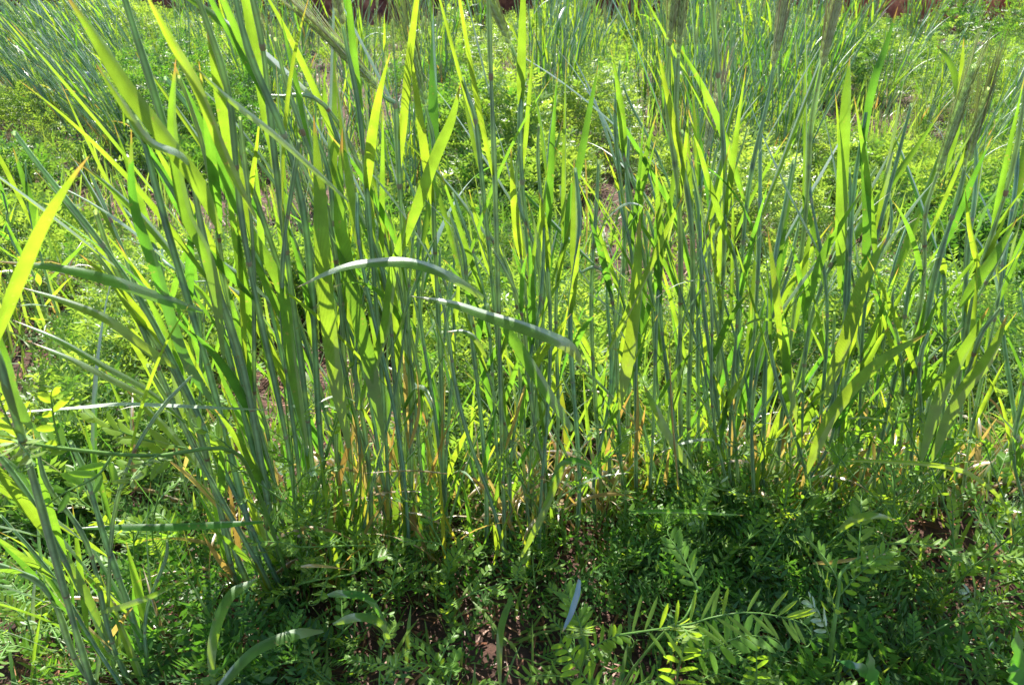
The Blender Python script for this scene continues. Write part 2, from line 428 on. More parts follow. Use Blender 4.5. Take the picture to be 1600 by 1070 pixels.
def strips(n, y0, y1, ln, wd, zf, el, tintr, bend, seed):
    r = np.random.default_rng(seed)
    y = r.uniform(y0, y1, n); x = (r.random(n)*2-1)*(y*.72+.25)
    z = zf(x, y, r); az = r.uniform(0, 2*np.pi, n); e = r.uniform(*el, n)
    D = np.stack([np.cos(az)*np.cos(e), np.sin(az)*np.cos(e), np.sin(e)], -1)
    S = norm(np.cross(D, [0, 0, 1.0])); L = r.uniform(*ln, n)[:, None]; W = r.uniform(*wd, n)[:, None]
    P = np.stack([x, y, z], -1); dn = np.array([0, 0, -1.0])
    rows = []
    for k in range(4):
        v = k/3; c = P+D*L*v+dn*L*bend*v*v; w = W*.5*(1 if k < 2 else (.7 if k == 2 else .08))
        rows += [c-S*w, c+S*w]
    V = np.stack(rows, 1).reshape(-1, 3)
    b = np.arange(n)[:, None, None]*8; F = (b+np.array([[0, 1, 3, 2], [2, 3, 5, 4], [4, 5, 7, 6]])[None]).reshape(-1, 4)
    T = np.repeat(r.random(n)*(tintr[1]-tintr[0])+tintr[0], 8)
    return V, F, T
def zs(x, y, r): return .002+r.random(len(x))*.018
V, F, T = strips(26000, .35, 4.5, (.012, .05), (.0012, .0035), zs, (-.15, .25), (0, 1), 0, 3)
def zb(x, y, r): return .85*np.sin(np.arccos(1-np.clip((y-6.5)/1.3, 0, 1)))**.6*.9-.12
Vb, Fb, Tb = strips(9000, 6.4, 7.3, (.05, .2), (.003, .008), zb, (.2, 1.4), (0, .8), .2, 33)
tag(link('dry_brush', np_mesh('dry_brush', Vb, Fb, [M_STRAW], Tb)), 'dry reddish brush and stalks on the far bank', 'dry brush', kind='stuff')
tag(link('straw_mulch', np_mesh('straw_mulch', V, F, [M_STRAW], T)), 'reddish brown straw and bark mulch scattered over the soil', 'mulch', kind='stuff')
def zg(x, y, r): return canopy(x, y)*.3*r.random(len(x))
V, F, T = strips(22000, .5, 6.3, (.04, .12), (.0025, .006), zg, (.7, 1.5), (.2, 1), .35, 4)
cxs = np.random.default_rng(9); nt = 520
ty = cxs.uniform(.9, 6.2, nt); tx = (cxs.random(nt)*2-1)*(ty*.72+.2); tt = cxs.random(nt)
def ztuft(x, y, r): return np.zeros(len(x))
Vt, Ft, Tt = strips(nt*16, 1, 2, (.08, .26), (.003, .007), ztuft, (.95, 1.5), (.1, 1), .22, 14)
k_ = np.arange(nt*16) % nt; q = np.random.default_rng(15); Vt = Vt.reshape(-1, 8, 3)
Vt = Vt-Vt[:, :2].mean(1, keepdims=True)+np.stack([tx[k_]+q.normal(0, .02, nt*16), ty[k_]+q.normal(0, .02, nt*16), np.zeros(nt*16)], -1)[:, None]
V = np.concatenate([V, Vt.reshape(-1, 3)]); F = np.concatenate([F, Ft+len(T)]); T = np.concatenate([T, Tt])
tag(link('short_grass', np_mesh('short_grass', V, F, [M_COV], T)), 'short thin grass blades growing up through the ground cover', 'grass', kind='stuff')

# ------------------------------------------------------------------ foreground rye plants
def rye(base_px, label, stems, fill, group='rye plants in the front row', r=.0025, jit=.085, short=(.45, .93), nleaf=5, lw=(.004, .009), lean_az=None, sl=(.08, .26), fr=(-.3, 1.3)):
    """stems: list of (base, mid, top, ear) with pixels; base (px,py) on the ground, mid/top (px,py,Y)"""
    c = gr(*base_px); plant = empty('rye_plant', c, label, 'rye plant', group)
    curves = []
    for b, m, t, ear in stems:
        B = gr(*b); B.z = hgt(B.x, B.y)
        P = spline([B, at(*m), at(*t)], 18); curves.append(P)
        wv = Vector((U(-1, 1), U(-1, 1), 0))*.006; P = [p+wv*math.sin(i*.55) for i, p in enumerate(P)]
        grow(plant, P, r*U(.9, 1.15), ear, nleaf, lw, lean_az=lean_az)
    for k in range(int(fill*.6+.5)):
        a, b = R.choice(curves), R.choice(curves); f = U(*fr); sc = U(*short)
        j0 = Vector((U(-1, 1), U(-1, 1), 0))*jit*.5; j1 = Vector((U(-1, 1)*1.6, U(-.7, 1.2), 0))*jit
        P = []
        for i in range(18):
            v = i/17*sc; x = v*17; q = min(int(x), 16)
            pa = a[q].lerp(a[q+1], x-q); pb = b[q].lerp(b[q+1], x-q)
            P.append(pa.lerp(pb, f)+j0*(1-v)+j1*v+Vector((math.sin(i*.45+k), math.cos(i*.38+k*2), 0))*.006)
        P[0].z = hgt(P[0].x, P[0].y)
        grow(plant, P, r*U(.6, .95), False, nleaf, lw, lean_az=lean_az)
    for k in range(int(len(stems)*3+fill*.8)):         # short side shoots of yellow green blades
        p = c+Vector((U(-1, 1)*.12, U(-1, 1)*.07, U(.0, .05)))
        me = free_leaf(p, Vector((0, 0, 1)), U(0, 6.28), U(*sl), U(.004, .008), U(.04, .40), U(-.1, .45), U(-1.3, 1.3), n=13, mat=R.choice((M_LEAF, M_LEAF, M_LEAF, M_YEL)))
        child('leaf', me, plant, p-plant.location)
    for k in range(19 if sl[1] > .2 else 6):          # withered leaves round the foot
        p = c+Vector((U(-1, 1)*.09, U(-1, 1)*.06, U(.005, .09))); az = U(0, 6.28)
        me = free_leaf(p, Vector((0, 0, 1)), az, U(.05, .17), U(.003, .009), U(.1, .9), U(.3, 2.4), U(-2, 2), n=9, mat=M_DRY, name='dry_leaf')
        child('dry_leaf', me, plant, p-plant.location)
    return plant

PA = rye((440, 915), 'big rye plant at left whose stalks lean far to the left towards the camera', [
    ((445, 900), (330, 450, .80), (183, -40, .60), False),
    ((470, 890), (398, 400, .80), (298, -30, .62), False),
    ((520, 850), (470, 350, .86), (365, -20, .72), False),
    ((420, 930), (330, 600, .82), (215, 180, .70), False),
    ((405, 945), (290, 640, .84), (150, 330, .72), False),
    ((500, 870), (440, 300, .85), (380, -60, .75), False),
    ((450, 905), (380, 600, .82), (300, 270, .72), False)], 17, r=.0031, lw=(.005, .0105), lean_az=2.6, jit=.05, fr=(0, 1), short=(.5, 1.0))
PB = rye((620, 865), 'upright rye plant left of centre with many yellow green backlit leaves', [
    ((610, 860), (581, 358, .92), (535, 40, .84), True),
    ((640, 850), (630, 280, .95), (592, 140, .92), True),
    ((560, 840), (520, 400, .92), (430, 60, .86), False),
    ((690, 850), (683, 358, 1.0), (664, 165, .98), True),
    ((580, 855), (540, 450, .95), (480, 180, .95), False),
    ((650, 860), (600, 480, .95), (575, 300, .95), False)], 18, lean_az=2.0, lw=(.005, .0105))
PC = rye((780, 860), 'rye plant at centre with one thick straight bluish stalk', [
    ((790, 880), (775, 358, .90), (762, -60, .82), True),
    ((800, 850), (760, 320, .95), (722, 120, .93), False),
    ((850, 850), (824, 270, 1.0), (797, 70, .97), True),
    ((760, 870), (740, 500, .95), (700, 330, .95), False),
    ((830, 840), (850, 420, 1.0), (870, 150, 1.05), False)], 11)
PD = rye((925, 825), 'slim rye plant right of centre whose leaf arches far out to the left', [
    ((900, 850), (898, 520, .90), (898, 263, .86), False),
    ((955, 790), (968, 400, 1.05), (970, 95, 1.0), False),
    ((940, 800), (925, 500, 1.0), (935, 250, 1.0), False),
    ((985, 780), (985, 450, 1.05), (985, 200, 1.1), False)], 7)
PE = rye((1095, 790), 'rye plant right of centre carrying several long bearded ears', [
    ((1075, 800), (1056, 358, .98), (1047, 75, .92), True),
    ((1085, 790), (1075, 400, .98), (1061, 85, .92), True),
    ((1110, 790), (1131, 358, 1.0), (1112, -60, .92), False),
    ((1140, 790), (1165, 358, 1.0), (1208, 105, .98), True),
    ((1095, 780), (1090, 400, 1.05), (1103, 240, 1.06), True),
    ((1060, 800), (1040, 520, 1.0), (1010, 330, 1.0), False)], 10)
PF = rye((1230, 810), 'broad rye plant at right leaning gently right with glowing leaves', [
    ((1210, 815), (1252, 358, 1.0), (1284, 105, .95), True),
    ((1250, 820), (1310, 560, .98), (1354, 175, .95), False),
    ((1280, 810), (1345, 480, 1.0), (1424, 162, .98), False),
    ((1190, 815), (1200, 500, 1.0), (1240, 250, 1.02), False),
    ((1230, 800), (1270, 520, 1.0), (1330, 300, 1.05), False)], 19, lean_az=.8, lw=(.005, .0105))
PG = rye((1400, 800), 'rye plant near the right edge with two bearded ears leaning right', [
    ((1380, 815), (1430, 480, .95), (1466, 270, .90), True),
    ((1400, 800), (1455, 470, .95), (1508, 260, .90), True),
    ((1440, 800), (1500, 600, .9), (1565, 480, .85), False),
    ((1450, 795), (1525, 480, .95), (1602, 130, .88), False),
    ((1360, 810), (1400, 560, 1.0), (1440, 380, 1.0), False)], 15, lean_az=.4, r=.0028)
PH = rye((1590, 790), 'rye plant cut by the right edge with pale crowded lower stalks', [
    ((1560, 800), (1600, 600, 1.0), (1660, 300, 1.0), False),
    ((1590, 780), (1570, 480, 1.1), (1590, 200, 1.15), False),
    ((1620, 790), (1640, 560, 1.0), (1690, 200, 1.0), False),
    ((1600, 770), (1620, 620, 1.05), (1670, 450, 1.05), False)], 12, lean_az=.5)
PI_ = rye((190, 1068), 'rye plant in the bottom left corner with stalks fanning up to the left', [
    ((190, 1060), (90, 850, .66), (-20, 690, .56), False),
    ((210, 1075), (130, 860, .68), (60, 700, .60), False),
    ((170, 1080), (60, 930, .66), (-60, 830, .58), False),
    ((230, 1050), (170, 850, .72), (110, 690, .66), False),
    ((150, 1090), (20, 640, .55), (-15, 520, .50), False)], 5, short=(.4, .75), sl=(.06, .16), r=.0026, lw=(.005, .009), lean_az=2.6)
PJ = rye((90, 500), 'small rye plant behind the left edge with one flat pale leaf', [
    ((110, 520), (65, 420, 1.55), (40, 250, 1.5), False),
    ((95, 515), (50, 440, 1.55), (10, 330, 1.5), False),
    ((25, 400), (10, 330, 2.1), (-10, 230, 2.1), False)], 3, r=.0022)

for bx, by, lx, lab in [(530, 855, -50, 'slender rye plant filling the gap right of the leaning left plant'), (700, 850, -25, 'slender rye plant just left of the thick bluish stalk'),
                        (1010, 815, 5, 'slender rye plant between the arching leaf plant and the bearded ears'), (1160, 800, 15, 'slender rye plant between the bearded ears and the broad right plant'),
                        (1315, 815, 60, 'slender rye plant between the two right hand plants'), (1500, 800, 70, 'slender rye plant near the right edge behind the arching thin blade'),
                        (330, 800, -90, 'short slender rye plant left of the leaning stalks'), (860, 800, 0, 'slender rye plant just right of the thick bluish stalk')]:
    rye((bx, by), lab, [((bx-30+15*k, by+U(-12, 12)), (bx+lx*.5-60+38*k, by-350+U(-40, 40), .98), (bx+lx-110+62*k, 250+U(-70, 190), 1.0), False) for k in range(3)], 1, r=.0021, lw=(.004, .008), short=(.5, .95))

# traced leaves ---------------------------------------------------------------
full = lambda v: min(1, .3+v*4)*(1-max(0, (v-.45)/.55)**2.2)
mid_ = lambda v: math.sin(math.pi*min(1, .12+v*.88))**.7
TL = [
 (PA, [(345, 365, .66), (312, 290, .64), (262, 222, .62), (200, 140, .60), (150, 60, .59), (95, -20, .58)], 33, (.1, .5), full),
 (PA, [(400, 340, .70), (350, 240, .66), (310, 140, .63), (268, 65, .60), (222, -20, .58)], 21, (.3, .2), full),
 (PA, [(545, 315, .80), (480, 255, .74), (420, 203, .70), (352, 150, .66), (300, 100, .64)], 15, (.7, .4), full),
 (PA, [(318, 487, .76), (250, 465, .72), (180, 440, .68), (100, 420, .66), (-10, 408, .64)], 24, (.2, .5), full),
 (PA, [(275, 575, .78), (230, 545, .74), (170, 500, .70), (100, 470, .68), (30, 448, .66)], 20, (.1, .8), full),
 (PA, [(230, 620, .78), (170, 590, .74), (110, 560, .71), (50, 535, .70)], 16, (.5, .9), full),
 (PA, [(290, 660, .80), (230, 610, .78), (160, 570, .74), (90, 530, .72), (20, 500, .72)], 14, (.4, .7), full),
 (PA, [(310, 270, .65), (280, 240, .62), (235, 220, .6), (190, 160, .58), (150, 100, .57)], 20, (.9, .4), full),
 (PA, [(350, 560, .75), (330, 420, .70), (290, 330, .68), (270, 200, .66), (275, 90, .66)], 26, (.2, .6), full),
 (PA, [(340, 640, .80), (290, 560, .76), (250, 440, .72), (210, 320, .70), (205, 200, .70)], 22, (.3, .3), full),
 (PA, [(420, 640, .80), (300, 634, .74), (200, 630, .70), (120, 636, .66), (-20, 648, .62)], 13, (1.0, 1.0), full),
 (PA, [(412, 815, .80), (330, 820, .76), (250, 823, .73), (180, 823, .71), (108, 826, .70)], 16, (.3, .5), full),
 (PA, [(400, 905, .80), (360, 930, .76), (336, 985, .73), (330, 1040, .72), (340, 1100, .72)], 22, (.2, .3), full),
 (PA, [(505, 985, .80), (460, 990, .76), (400, 1015, .73), (350, 1065, .71), (320, 1110, .70)], 24, (.5, .2), full),
 (PA, [(510, 930, .82), (540, 928, .80), (580, 940, .80), (615, 1000, .82)], 16, (.3, .3), full),
 (PB, [(520, 975, .78), (560, 964, .76), (595, 975, .76), (612, 1010, .77)], 18, (.2, .3), full),
 (PB, [(545, 700, .90), (520, 560, .86), (505, 400, .84), (500, 300, .86), (490, 180, .88)], 32, (.1, .3), full),
 (PB, [(600, 690, .92), (575, 560, .88), (545, 430, .88), (530, 330, .88), (535, 200, .90)], 30, (.1, -.3), full),
 (PB, [(480, 700, .86), (455, 560, .84), (440, 450, .84), (380, 340, .82), (330, 200, .82)], 24, (.3, .2), full),
 (PB, [(625, 400, .92), (660, 300, .90), (685, 235, .90), (705, 190, .90), (720, 130, .90)], 24, (.0, .4), full),
 (PB, [(560, 640, .90), (600, 520, .9), (615, 420, .9), (640, 330, .9)], 22, (.3, .5), full),
 (PC, [(756, 466, .86), (705, 432, .82), (640, 410, .80), (575, 410, .80), (520, 422, .80), (462, 450, .82)], 26, (.35, 1.0), mid_),
 (PD, [(912, 570, .84), (885, 538, .82), (820, 512, .80), (760, 492, .80), (700, 472, .80), (640, 462, .81)], 29, (.2, .9), full),
 (PC, [(895, 672, .85), (860, 620, .83), (825, 565, .82), (795, 520, .82), (765, 480, .82)], 26, (.3, .2), mid_),
 (PC, [(760, 560, .84), (745, 532, .82), (725, 518, .82), (698, 518, .82)], 13, (.3, .8), mid_),
 (PC, [(860, 760, .86), (875, 730, .84), (895, 720, .83), (920, 730, .83), (945, 752, .84)], 17, (.4, .7), mid_),
 (PC, [(815, 870, .84), (850, 800, .82), (875, 740, .82), (885, 725, .82)], 15, (.2, .5), full),
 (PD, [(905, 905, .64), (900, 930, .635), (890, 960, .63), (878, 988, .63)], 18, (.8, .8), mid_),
 (PC, [(800, 930, .75), (784, 975, .72), (780, 1020, .71), (782, 1090, .71)], 15, (.2, .3), full),
 (PD, [(968, 640, .95), (985, 540, .92), (995, 440, .92), (1000, 330, .94)], 26, (.1, .4), full),
 (PD, [(945, 560, .92), (1000, 450, .9), (1035, 375, .9), (1070, 300, .9)], 14, (.4, .4), full),
 (PD, [(880, 380, .95), (893, 310, .95), (905, 260, .95), (920, 180, .96), (935, 100, .97)], 16, (.2, .2), full),
 (PE, [(1085, 740, .98), (1050, 690, .96), (1025, 640, .95), (1005, 600, .96)], 18, (.2, .4), full),
 (PE, [(985, 800, .86), (1040, 799, .84), (1090, 800, .83), (1130, 804, .83), (1165, 805, .84)], 12, (.4, 1.1), mid_),
 (PE, [(1160, 510, .95), (1185, 500, .94), (1215, 503, .94), (1245, 520, .94)], 9, (.9, .9), mid_),
 (PF, [(1312, 450, .96), (1316, 300, .94), (1322, 170, .94), (1328, 90, .95)], 24, (.1, .5), full),
 (PF, [(1345, 260, .95), (1354, 185, .95), (1368, 120, .95), (1382, 80, .96), (1403, 10, .97)], 16, (.2, .2), full),
 (PF, [(1290, 620, .95), (1325, 520, .92), (1350, 440, .92), (1385, 370, .93)], 28, (.1, .3), full),
 (PF, [(1255, 500, .96), (1275, 430, .95), (1290, 390, .95), (1302, 355, .95)], 17, (.1, .2), full),
 (PF, [(1245, 660, .95), (1225, 540, .93), (1215, 470, .93), (1200, 360, .95)], 19, (.2, .3), full),
 (PF, [(1350, 470, .95), (1355, 360, .95), (1352, 260, .96), (1348, 190, .96)], 18, (.1, .4), full),
 (PF, [(1260, 740, .90), (1300, 650, .88), (1370, 570, .87), (1450, 520, .88)], 26, (.4, .3), full),
 (PG, [(1440, 720, .9), (1470, 620, .87), (1500, 560, .86), (1545, 480, .85)], 26, (.4, .3), full),
 (PG, [(1455, 720, .9), (1500, 620, .86), (1545, 560, .84), (1575, 490, .84)], 26, (.3, .4), full),
 (PG, [(1500, 480, .9), (1530, 435, .89), (1555, 400, .89), (1590, 340, .9)], 22, (.1, .3), full),
 (PG, [(1478, 270, .90), (1497, 190, .90), (1495, 130, .92), (1480, 90, .93), (1462, 70, .94)], 14, (.2, .4), full),
 (PG, [(1490, 190, .90), (1500, 150, .90), (1503, 110, .90), (1506, 60, .90)], 12, (.2, .4), full),
 (PG, [(1470, 285, .87), (1500, 240, .85), (1520, 205, .84), (1545, 155, .84)], 11, (1.2, 1.2), full),
 (PG, [(1325, 655, .88), (1345, 653, .88), (1370, 656, .88), (1388, 659, .88)], 10, (1.0, 1.0), mid_),
 (PG, [(1322, 720, .82), (1400, 722, .80), (1470, 729, .79), (1520, 744, .79), (1570, 790, .80), (1582, 850, .82)], 13, (.8, .6), mid_),
 (PG, [(1310, 830, .82), (1335, 812, .80), (1365, 806, .79), (1400, 812, .8)], 18, (.2, .6), mid_),
 (PH, [(1515, 400, 1.0), (1540, 330, .98), (1565, 290, .98), (1585, 255, .98)], 13, (1.1, 1.1), full),
 (PI_, [(50, 670, .56), (20, 620, .54), (8, 570, .53), (-10, 500, .53)], 28, (.2, .2), full),
 (PI_, [(170, 1000, .72), (120, 900, .68), (70, 830, .65), (0, 745, .62)], 18, (.3, .3), full),
 (PI_, [(80, 855, .66), (60, 800, .64), (30, 740, .62), (-10, 700, .6)], 18, (.2, .8), full),
 (PI_, [(150, 960, .72), (200, 945, .7), (240, 930, .7), (300, 900, .72)], 14, (.5, .5), full),
 (PJ, [(60, 400, 1.5), (55, 340, 1.5), (40, 290, 1.5), (20, 230, 1.5)], 14, (.2, .2), full),
]
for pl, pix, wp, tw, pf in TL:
    traced_leaf(pl, pix, wp, tw, prof=pf, mat=M_SKY_TINT if pix[0][:2] == (905, 905) else None)
# yellowing leaf tips and dead leaves in the middle of the row
for pl, pix, wp in [(PB, [(640, 700, .95), (655, 640, .95), (650, 570, .95)], 8), (PB, [(700, 740, .92), (640, 735, .9), (560, 740, .9)], 4),
                    (PA, [(470, 885, .8), (500, 884, .79), (550, 890, .8)], 8), (PE, [(1060, 760, .95), (1050, 640, .97), (1045, 500, 1.0)], 5),
                    (PD, [(915, 250, 1.1), (917, 350, 1.08), (912, 450, 1.06)], 4), (PG, [(1270, 880, .8), (1320, 876, .78), (1410, 860, .8)], 9)]:
    traced_leaf(pl, pix, wp, (.3, .6), mat=M_DRY, name='dry_leaf', n=12)

# ------------------------------------------------------------------ rye plants farther back: prototypes and copies
def proto_rye(ns, spread, lean, hh, nleaf):
    p = empty('rye_plant', (0, 0, 0), 'x', 'rye plant')
    for k in range(ns):
        a = U(0, 6.28); q = U(0, 1)**.5*spread; B = Vector((math.cos(a)*q, math.sin(a)*q, 0))
        h = hh*U(.6, 1.05); out = B*1.6+Vector((lean*h, 0, 0))+Vector((U(-.06, .06), U(-.06, .06), 0))
        P = spline([B, B+out*.4+Vector((0, 0, h*.5)), B+out+Vector((0, 0, h))], 9)
        grow(p, P, .0028, h > hh*.92 and R.random() < .5, nleaf, (.006, .011), (.10, .22), far=True, vmin=.05)
    return p
PROTO = {'left': [proto_rye(22, .08, -.38, .62, 4)], 'straight': [proto_rye(21, .07, .03, .62, 4), proto_rye(16, .06, .02, .58, 4)],
         'right': [proto_rye(9, .05, .15, .6, 4)]}
used = set()
Z = {
 'left': ('rye plants in the far left corner', 'grey green rye plant behind the leaning stalks at far left'),
 'mid': ('rye plants behind the left stalks', 'rye plant in the green cover behind the front row at left'),
 'dark': ('dark rye plants at centre back', 'dark dense rye plant standing behind the centre'),
 'patch': ('rye plants of the right back patch', 'blue green rye plant in the dense patch behind the ears'),
 'right': ('sparse rye plants at back right', 'thin rye plant standing alone in the pale cover at back right'),
 'fright': ('rye plants under the far bank', 'distant rye plant in front of the reddish bank'),
}
BG = [  # px, py (foot), proto, zone, scale
 (150, 222, 'left', 'left', 1.0), (105, 205, 'left', 'left', .95), (195, 180, 'left', 'left', 1.0), (60, 165, 'left', 'left', .9), (135, 160, 'left', 'left', .95), (230, 150, 'left', 'left', .95),
 (215, 260, 'left', 'left', .8), (300, 215, 'straight', 'mid', .8), (420, 215, 'straight', 'mid', .9), (350, 145, 'straight', 'mid', 1.0), (470, 150, 'straight', 'mid', .9), (580, 215, 'straight', 'mid', .85),
 (640, 330, 'straight', 'mid', .75), (500, 330, 'straight', 'mid', .75), (690, 150, 'straight', 'mid', .9), (560, 120, 'straight', 'mid', .9), (400, 90, 'straight', 'mid', .9),
 (862, 232, 'straight', 'dark', 1.05), (905, 190, 'straight', 'dark', 1.0), (830, 165, 'straight', 'dark', 1.0), (885, 150, 'straight', 'dark', 1.0), (950, 215, 'straight', 'dark', .7),
 (1095, 330, 'straight', 'patch', .8), (1150, 290, 'straight', 'patch', .9), (1210, 300, 'straight', 'patch', .85), (1060, 250, 'straight', 'patch', .9), (1120, 230, 'straight', 'patch', 1.0),
 (1185, 225, 'straight', 'patch', 1.0), (1245, 235, 'straight', 'patch', .9), (1020, 180, 'straight', 'patch', .9), (1090, 170, 'straight', 'patch', 1.0), (1150, 165, 'straight', 'patch', 1.0), (1215, 170, 'straight', 'patch', 1.0), (1280, 175, 'straight', 'patch', .9), (1060, 125, 'straight', 'patch', 1.0), (1180, 120, 'straight', 'patch', 1.0), (1120, 110, 'straight', 'patch', 1.0), (1250, 115, 'straight', 'patch', 1.0),
 (1375, 190, 'right', 'right', .85), (1440, 215, 'right', 'right', .8), (1540, 250, 'right', 'right', .8), (1590, 190, 'right', 'right', .9), (1480, 330, 'right', 'right', .7),
 (1330, 95, 'straight', 'fright', .9), (1420, 85, 'straight', 'fright', .8), (1500, 80, 'straight', 'fright', .7), (980, 90, 'straight', 'fright', 1.0), (760, 80, 'straight', 'fright', .9), (640, 75, 'straight', 'fright', .9), (300, 70, 'straight', 'fright', .9), (900, 75, 'straight', 'fright', .9), (1580, 75, 'straight', 'fright', .8), (850, 95, 'straight', 'fright', .9), (490, 80, 'straight', 'fright', .9), (200, 75, 'left', 'fright', .9), (30, 110, 'left', 'left', .9),
]
ORD = ['leftmost', 'second from left', 'third from left', 'fourth from left', 'fifth from left', 'sixth from left', 'seventh from left', 'eighth from left', 'ninth from left', 'tenth from left', 'eleventh from left', 'twelfth from left', 'thirteenth from left', 'fourteenth from left', 'fifteenth from left', 'sixteenth from left', 'seventeenth from left']
def ordinal(i, n): return 'rightmost' if i == n-1 and n > 1 else ORD[i]
for px, py, pr, zone, sc in BG:
    same = [b for b in BG if b[3] == zone and (zone != 'patch' or (b[1] > 200) == (py > 200))]; zx = sorted(b[0] for b in same)
    pre = ('' if zone != 'patch' else ('front row, ' if py > 200 else 'back row, '))
    src = R.choice(PROTO[pr])
    if src.name in used: o = copy_tree(src)
    else: o = src; used.add(src.name)
    g = gr(px+U(-6, 6), py); o.location = g; o.rotation_euler = (0, 0, U(-.5, .5) if pr != 'straight' else U(0, 6.28))
    o.scale = (sc,)*3; tag(o, Z[zone][1]+', '+pre+ordinal(zx.index(px), len(zx)), 'rye plant', Z[zone][0])

# ------------------------------------------------------------------ vetch plants
def leaflet(mb, c, d, pw, ln, wd, mi=0):
    nn = d.cross(pw).normalized(); V = []; 
    rows = ((0, .1), (.2, .75), (.5, 1), (.8, .8), (1, .12))
    for v, q in rows:
        p = c+d*(ln*v)-nn*(ln*.08*v*v)
        V += [p-pw*(wd*.5*q)+nn*wd*.16*q, p, p+pw*(wd*.5*q)+nn*wd*.16*q]
    F = []
    for i in range(4):
        for k in range(2): a = i*3+k; F.append((a, a+1, a+4, a+3))
    mb.add(V, F, None, mi)
def vetch_leaf_mesh(P, N, ll, wd, pairs, origin, tendril=True, ang=1.0):
    """P rachis points (world), N up normal"""
    mb = MB(); T = tangents(P); n = len(P)
    tube(mb, P, [.0011-.0006*i/(n-1) for i in range(n)], 4, 1)
    for k in range(pairs):
        v = .1+.88*k/(pairs-1); x = v*(n-1); i = min(int(x), n-2); p = P[i].lerp(P[i+1], x-i); t = T[i]
        S = t.cross(N).normalized(); Nn = S.cross(t)
        for s in (-1, 1):
            if R.random() < .07: continue
            a = ang*U(.8, 1.2)*(1-.25*v); d = (t*math.cos(a)+S*s*math.sin(a)+Nn*U(-.25, .5)).normalized()
            pw = d.cross(Nn).normalized(); leaflet(mb, p+t*(.0015*s), d, pw, ll*U(.85, 1.1)*(1-.3*v), wd*U(.85, 1.1))
    if tendril:
        p = P[-1]; t = T[-1]; S = t.cross(N).normalized(); A = [p]; a = 0
        L = ll*.14
        for k in range(14):
            a += .05+.06*k; A.append(A[-1]+(t*math.cos(a)+S*math.sin(a))*L*(1-.03*k))
        tube(mb, A, .0004, 3, 1)
    return mb.mesh('leaf', [M_VET, M_VST], origin)
def vetch_at(name_label, group, path, leaves=9, ll=.020, wd=.0048, pairs=8, rl=(.05, .085), up=.5, r=.0015):
    """path: world points of the stem"""
    P = spline(path, 20); base = P[0].copy(); o = empty('vetch_plant', base, name_label, 'vetch', group)
    mb = MB(); tube(mb, P, [r*(1-.5*i/19) for i in range(20)], 6)
    st = child('stem', mb.mesh('stem', [M_VST], base), o)
    T = tangents(P)
    for k in range(leaves):
        v = .12+.86*(k+U(-.2, .2))/(leaves-1) if leaves > 1 else .9
        x = max(0, min(.999, v))*19; i = min(int(x), 18); p = P[i].lerp(P[i+1], x-i); t = T[i]
        s = t.cross(Vector((0, 0, 1))); s = s.normalized() if s.length > .1 else Vector((1, 0, 0))
        sg = 1 if k % 2 else -1
        d = (t*U(.3, .9)+s*sg*U(.5, 1.1)+Vector((U(-.3, .3), U(-.3, .3), U(up-.3, up+.4)))).normalized()
        L = U(*rl); Q = [p+d*(L*j/6)+Vector((0, 0, -1))*(L*.28*(j/6)**2) for j in range(7)]
        me = vetch_leaf_mesh(Q, Vector((0, 0, 1)) if abs(d.z) < .85 else s, ll, wd, pairs, p)
        child('leaf', me, st, p-base)
    return o
def hero_leaf(plant, pix, llpx, wpx, pairs, tilt=0, ang=1.0):
    P = spline([at(*p) for p in pix], 12); dist = (P[5]-CAM).dot(Fv)
    N = (CAM-P[5]).normalized(); t = (P[-1]-P[0]).normalized(); N = Matrix.Rotation(tilt, 3, t) @ N
    me = vetch_leaf_mesh(P, N, llpx/FPX*dist, wpx/FPX*dist, pairs, P[0], ang=ang)
    child('leaf', me, plant, P[0]-plant.location)

# left: one vetch with a long yellow green stem reaching across
v1 = vetch_at('vetch with a long yellow green stem stretching across below the horizontal blade at left', None,
              [gr(460, 930), at(400, 760, .80), at(355, 702, .74), at(240, 712, .68), at(110, 702, .62), at(-20, 682, .56)], leaves=5, ll=.017, rl=(.035, .05), r=.0022)
hero_leaf(v1, [(95, 700, .62), (85, 660, .62), (80, 625, .62)], 40, 14, 4, .3)
hero_leaf(v1, [(30, 690, .60), (10, 650, .60), (-5, 610, .6)], 45, 12, 5, .3)
hero_leaf(v1, [(175, 712, .65), (150, 745, .64), (100, 770, .63), (60, 800, .63)], 46, 13, 6, .4)
hero_leaf(v1, [(290, 700, .72), (230, 688, .71), (185, 672, .70), (150, 655, .7)], 44, 17, 6, .9, .55)
hero_leaf(v1, [(270, 712, .72), (230, 725, .71), (190, 735, .70)], 36, 14, 5, .7)
# bottom right: the sharply seen frond
v2 = vetch_at('vetch at bottom right of centre with a long sharply seen feather shaped frond', None,
              [gr(960, 1100), at(985, 1050, .66), at(1040, 985, .64), at(1070, 965, .63), at(1090, 920, .66)], leaves=3, ll=.02, rl=(.05, .07))
hero_leaf(v2, [(962, 992, .62), (1010, 985, .61), (1075, 975, .60), (1120, 962, .60), (1170, 956, .60), (1215, 962, .60), (1240, 968, .6)], 60, 6.5, 15, .15, 1.05)
hero_leaf(v2, [(1055, 1078, .62), (1063, 1030, .61), (1075, 995, .61)], 42, 12, 6, .2)
hero_leaf(v2, [(1075, 1030, .64), (1120, 1010, .63), (1160, 993, .63), (1200, 995, .64)], 46, 12, 8, -.2, 1.25)
hero_leaf(v2, [(1180, 1100, .66), (1182, 1050, .66), (1181, 1000, .67)], 30, 8, 7, .1)
v3 = vetch_at('vetch along the bottom edge under the thin blade tinted with sky reflection', None,
              [gr(900, 1110), at(905, 1060, .70), at(915, 1010, .68), at(905, 985, .68)], leaves=5, ll=.02)
